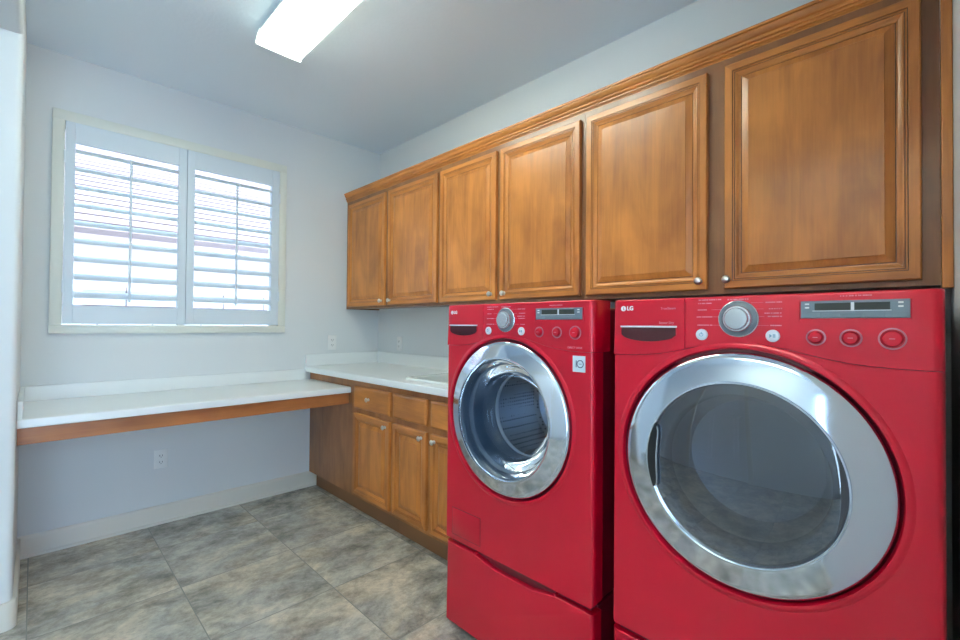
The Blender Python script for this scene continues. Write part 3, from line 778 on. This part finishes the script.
        obj('handle_trim', bm, m_silver, door, smooth=True)
    else:
        obj('door_rim', lathe([(.228, x-.028), (.2265, x-.031), (.223, x-.031), (.2215, x-.027), (.221, x-.018)], dcy_, dcz_, 128), m_chrome, door, smooth=True, angle=60)
        obj('inner_bezel', lathe([(.221, x-.020), (.216, x-.006), (.204, x+.012), (.199, x+.03), (.196, x+.07), (.188, x+.10), (.17, x+.13), (.166, x+.135)], dcy_, dcz_, 96), m_gasket, door, smooth=True)
        # bowl-shaped door glass
        obj('door_glass', lathe([(.2165, x-.012), (.208, x+.0), (.19, x+.06), (.168, x+.10), (.12, x+.118), (.06, x+.124), (0, x+.126)], dcy_, dcz_, 96), m_wglass, door, smooth=True, angle=60)
        obj('door_seal', lathe([(.168, x+.128), (.172, x+.14), (.168, x+.15), (.163, x+.14), (.166, x+.128)], dcy_, dcz_, 96), m_silver_lt, t, smooth=True)
        dm = obj('drum', lathe([(.168, x+.15), (.215, x+.17), (.238, x+.20), (.242, x+.48), (.225, x+.50), (.12, x+.515), (0, x+.515)], dcy_, dcz_, 96), m_drum, t, smooth=True)
        for k in range(3):
            a = R(75+120*k)
            b_ = B((x+.20, x+.47, -.030, .030, .185, .243), bevel=.018, seg=4)
            bmesh.ops.transform(b_, matrix=Matrix.Translation((0, dcy_, dcz_)) @ Matrix.Rotation(a, 4, 'X'), verts=b_.verts)
            obj('drum_paddle', b_, m_gasket, dm, smooth=True)
        bm = bmesh.new()
        for k in range(6):                      # ribs pressed in the drum's back
            b_ = B((x+.500, x+.513, -.012, .012, .04, .20), bevel=.005, seg=3)
            bmesh.ops.transform(b_, matrix=Matrix.Translation((0, dcy_, dcz_)) @ Matrix.Rotation(R(60*k+20), 4, 'X'), verts=b_.verts)
            merge(bm, b_)
        lathe([(.05, x+.515), (.048, x+.495), (.03, x+.488), (0, x+.487)], dcy_, dcz_, 32, bm=bm)
        obj('drum_back', bm, m_silver, dm, smooth=True)
        # sticker and service flap
        sk_ = obj('sticker', B((FX-.0008, FX+.0005, cy-.320, cy-.273, 1.102, 1.154)), m_sticker, fp)
        bm = B((FX-.0014, FX-.0006, cy-.288, cy-.285, 1.117, 1.139))
        lathe([(.0130, FX-.0006), (.0130, FX-.0014), (.0102, FX-.0014), (.0102, FX-.0006)], cy-.3015, 1.128, 32, bm=bm, closed=True)
        B((FX-.0014, FX-.0006, cy-.307, cy-.296, 1.1272, 1.1288), bm=bm)
        obj('sticker_mark', bm, m_navy, sk_)
        fy0, fy1, fz0, fz1 = cy+.150, cy+.312, .385, .492
        bm = B((FX-.0022, FX+.001, fy0, fy1, fz0, fz1), bevel=.0018)
        obj('service_flap', bm, m_red, fp, smooth=True)
        obj('flap_gap', B((FX-.0006, FX+.0005, fy0-.002, fy1+.002, fz0-.002, fz1+.002)), m_red_dark, fp)
    if kind == 'dryer':
        # tub behind so that nothing shows through
        obj('drum', lathe([(.20, x+.17), (.24, x+.20), (.242, x+.50), (0, x+.515)], dcy_, dcz_, 64), m_drum_in, t, smooth=True)
    return t

def pedestal(cy, label):
    W = .352; y0, y1 = cy-W, cy+W
    t = thing('laundry_pedestal', label, 'pedestal', (1.65, cy, 0), 'pedestals under the machines')
    obj('body', B((FX+.05, 2.02, y0+.010, y1-.010, .022, .352), bevel=.004), m_red_side, t)
    top = []
    n = 40
    a, b = cy-.205, cy+.180
    for i in range(n+1):
        y = y0+(y1-y0)*i/n
        z = .343
        if a < y < b:
            u = (y-a)/(b-a); z -= .021*min(1, math.sin(pi*u)*1.35)
        top.append((y, z))
    poly = top+[(y1, .026), (y1-.008, .018), (y0+.008, .018), (y0, .026)]
    bm, fa, fc = prism(poly, FX, FX+.05, 'x')
    sides = [e for e in fa.edges if abs(e.verts[0].co.y-e.verts[1].co.y) < 1e-5]
    bmesh.ops.bevel(bm, geom=sides, offset=.018, segments=6, profile=.5, affect='EDGES')
    ed = [e for e in bm.edges if len(e.link_faces) == 2 and all(v.co.z > .30 for v in e.verts) and any(abs(f.normal.x) > .9 and f.calc_center_median().x < FX+.002 for f in e.link_faces) and any(f.normal.z > .6 or f.normal.z < -.6 for f in e.link_faces)]
    bmesh.ops.bevel(bm, geom=ed, offset=.004, segments=3, profile=.5, affect='EDGES')
    dr_ = obj('drawer', bm, m_red, t, smooth=True, angle=30)
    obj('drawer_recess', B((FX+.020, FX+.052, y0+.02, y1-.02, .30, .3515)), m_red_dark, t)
    for u in (a, b): obj('handle_end', B((FX+.002, FX+.02, u-.005, u+.005, .336, .350), bevel=.003), m_red, dr_)
    for yy in (y0+.06, y1-.06):
        for xx in (FX+.10, 1.95):
            bm = bmesh.new(); bmesh.ops.create_cone(bm, cap_ends=True, segments=20, radius1=.022, radius2=.018, depth=.022, matrix=Matrix.Translation((xx, yy, .011)))
            obj('foot', bm, m_blackp, t)

WCY, DCYY = 1.099, .3315
machine(WCY, 'washer'); pedestal(WCY, 'red drawer pedestal under the washer, beside the sink cabinet')
machine(DCYY, 'dryer'); pedestal(DCYY, 'red drawer pedestal under the dryer, only its top corner showing')

# -------------------------------------------------------------------- camera
cam = bpy.data.cameras.new('camera'); co = bpy.data.objects.new('camera', cam); COL.objects.link(co)
cam.sensor_width = 36; cam.sensor_fit = 'HORIZONTAL'; cam.lens = 36*448.64/960
cam.clip_start = .02
M = Matrix.Rotation(-.783118, 4, 'Z') @ Matrix.Rotation(.0122834, 4, 'X') @ Matrix.Rotation(-.007598, 4, 'Y') @ Matrix.Rotation(pi/2, 4, 'X')
M.translation = (0, 0, 1.25)
co.matrix_world = M
sc.camera = co

# --------------------------------------------------------------------- light
w = bpy.data.worlds.new('world'); sc.world = w; w.use_nodes = True
bg = w.node_tree.nodes['Background']
bg.inputs['Color'].default_value = (.52, .73, 1.0, 1); bg.inputs['Strength'].default_value = 7.5
sun = bpy.data.lights.new('sun', 'SUN'); so = bpy.data.objects.new('sun', sun); COL.objects.link(so)
sun.energy = 5; sun.angle = R(.6); sun.color = (1, .93, .85)
so.rotation_euler = Vector((-.30, .62, -.72)).to_track_quat('-Z', 'Y').to_euler()
def portal(loc, direction, sx, sy):
    l = bpy.data.lights.new('portal', 'AREA'); l.shape = 'RECTANGLE'; l.size = sx; l.size_y = sy
    l.cycles.is_portal = True
    o = bpy.data.objects.new('portal', l); COL.objects.link(o); o.location = loc
    o.rotation_euler = Vector(direction).to_track_quat('-Z', 'Z').to_euler()
portal(((qx0+qx1)/2, -1.756, (qz0+qz1)/2), (0, 1, 0), qx1-qx0, qz1-qz0)
portal((HX-.125, (dy0+dy1)/2, dz1/2), (1, 0, 0), dy1-dy0, dz1)
portal(((wx0+wx1)/2, YB+.165, (wz0+wz1)/2), (0, -1, 0), wx1-wx0, wz1-wz0)

sc.view_settings.view_transform = 'Standard'; sc.view_settings.look = 'None'
sc.view_settings.exposure = 0.48; sc.view_settings.gamma = 1; sc.view_settings.use_curve_mapping = False
sc.cycles.max_bounces = 10; sc.cycles.diffuse_bounces = 6; sc.cycles.glossy_bounces = 5; sc.cycles.transparent_max_bounces = 12
sc.cycles.sample_clamp_indirect = 8
sc.cycles.use_denoising = True
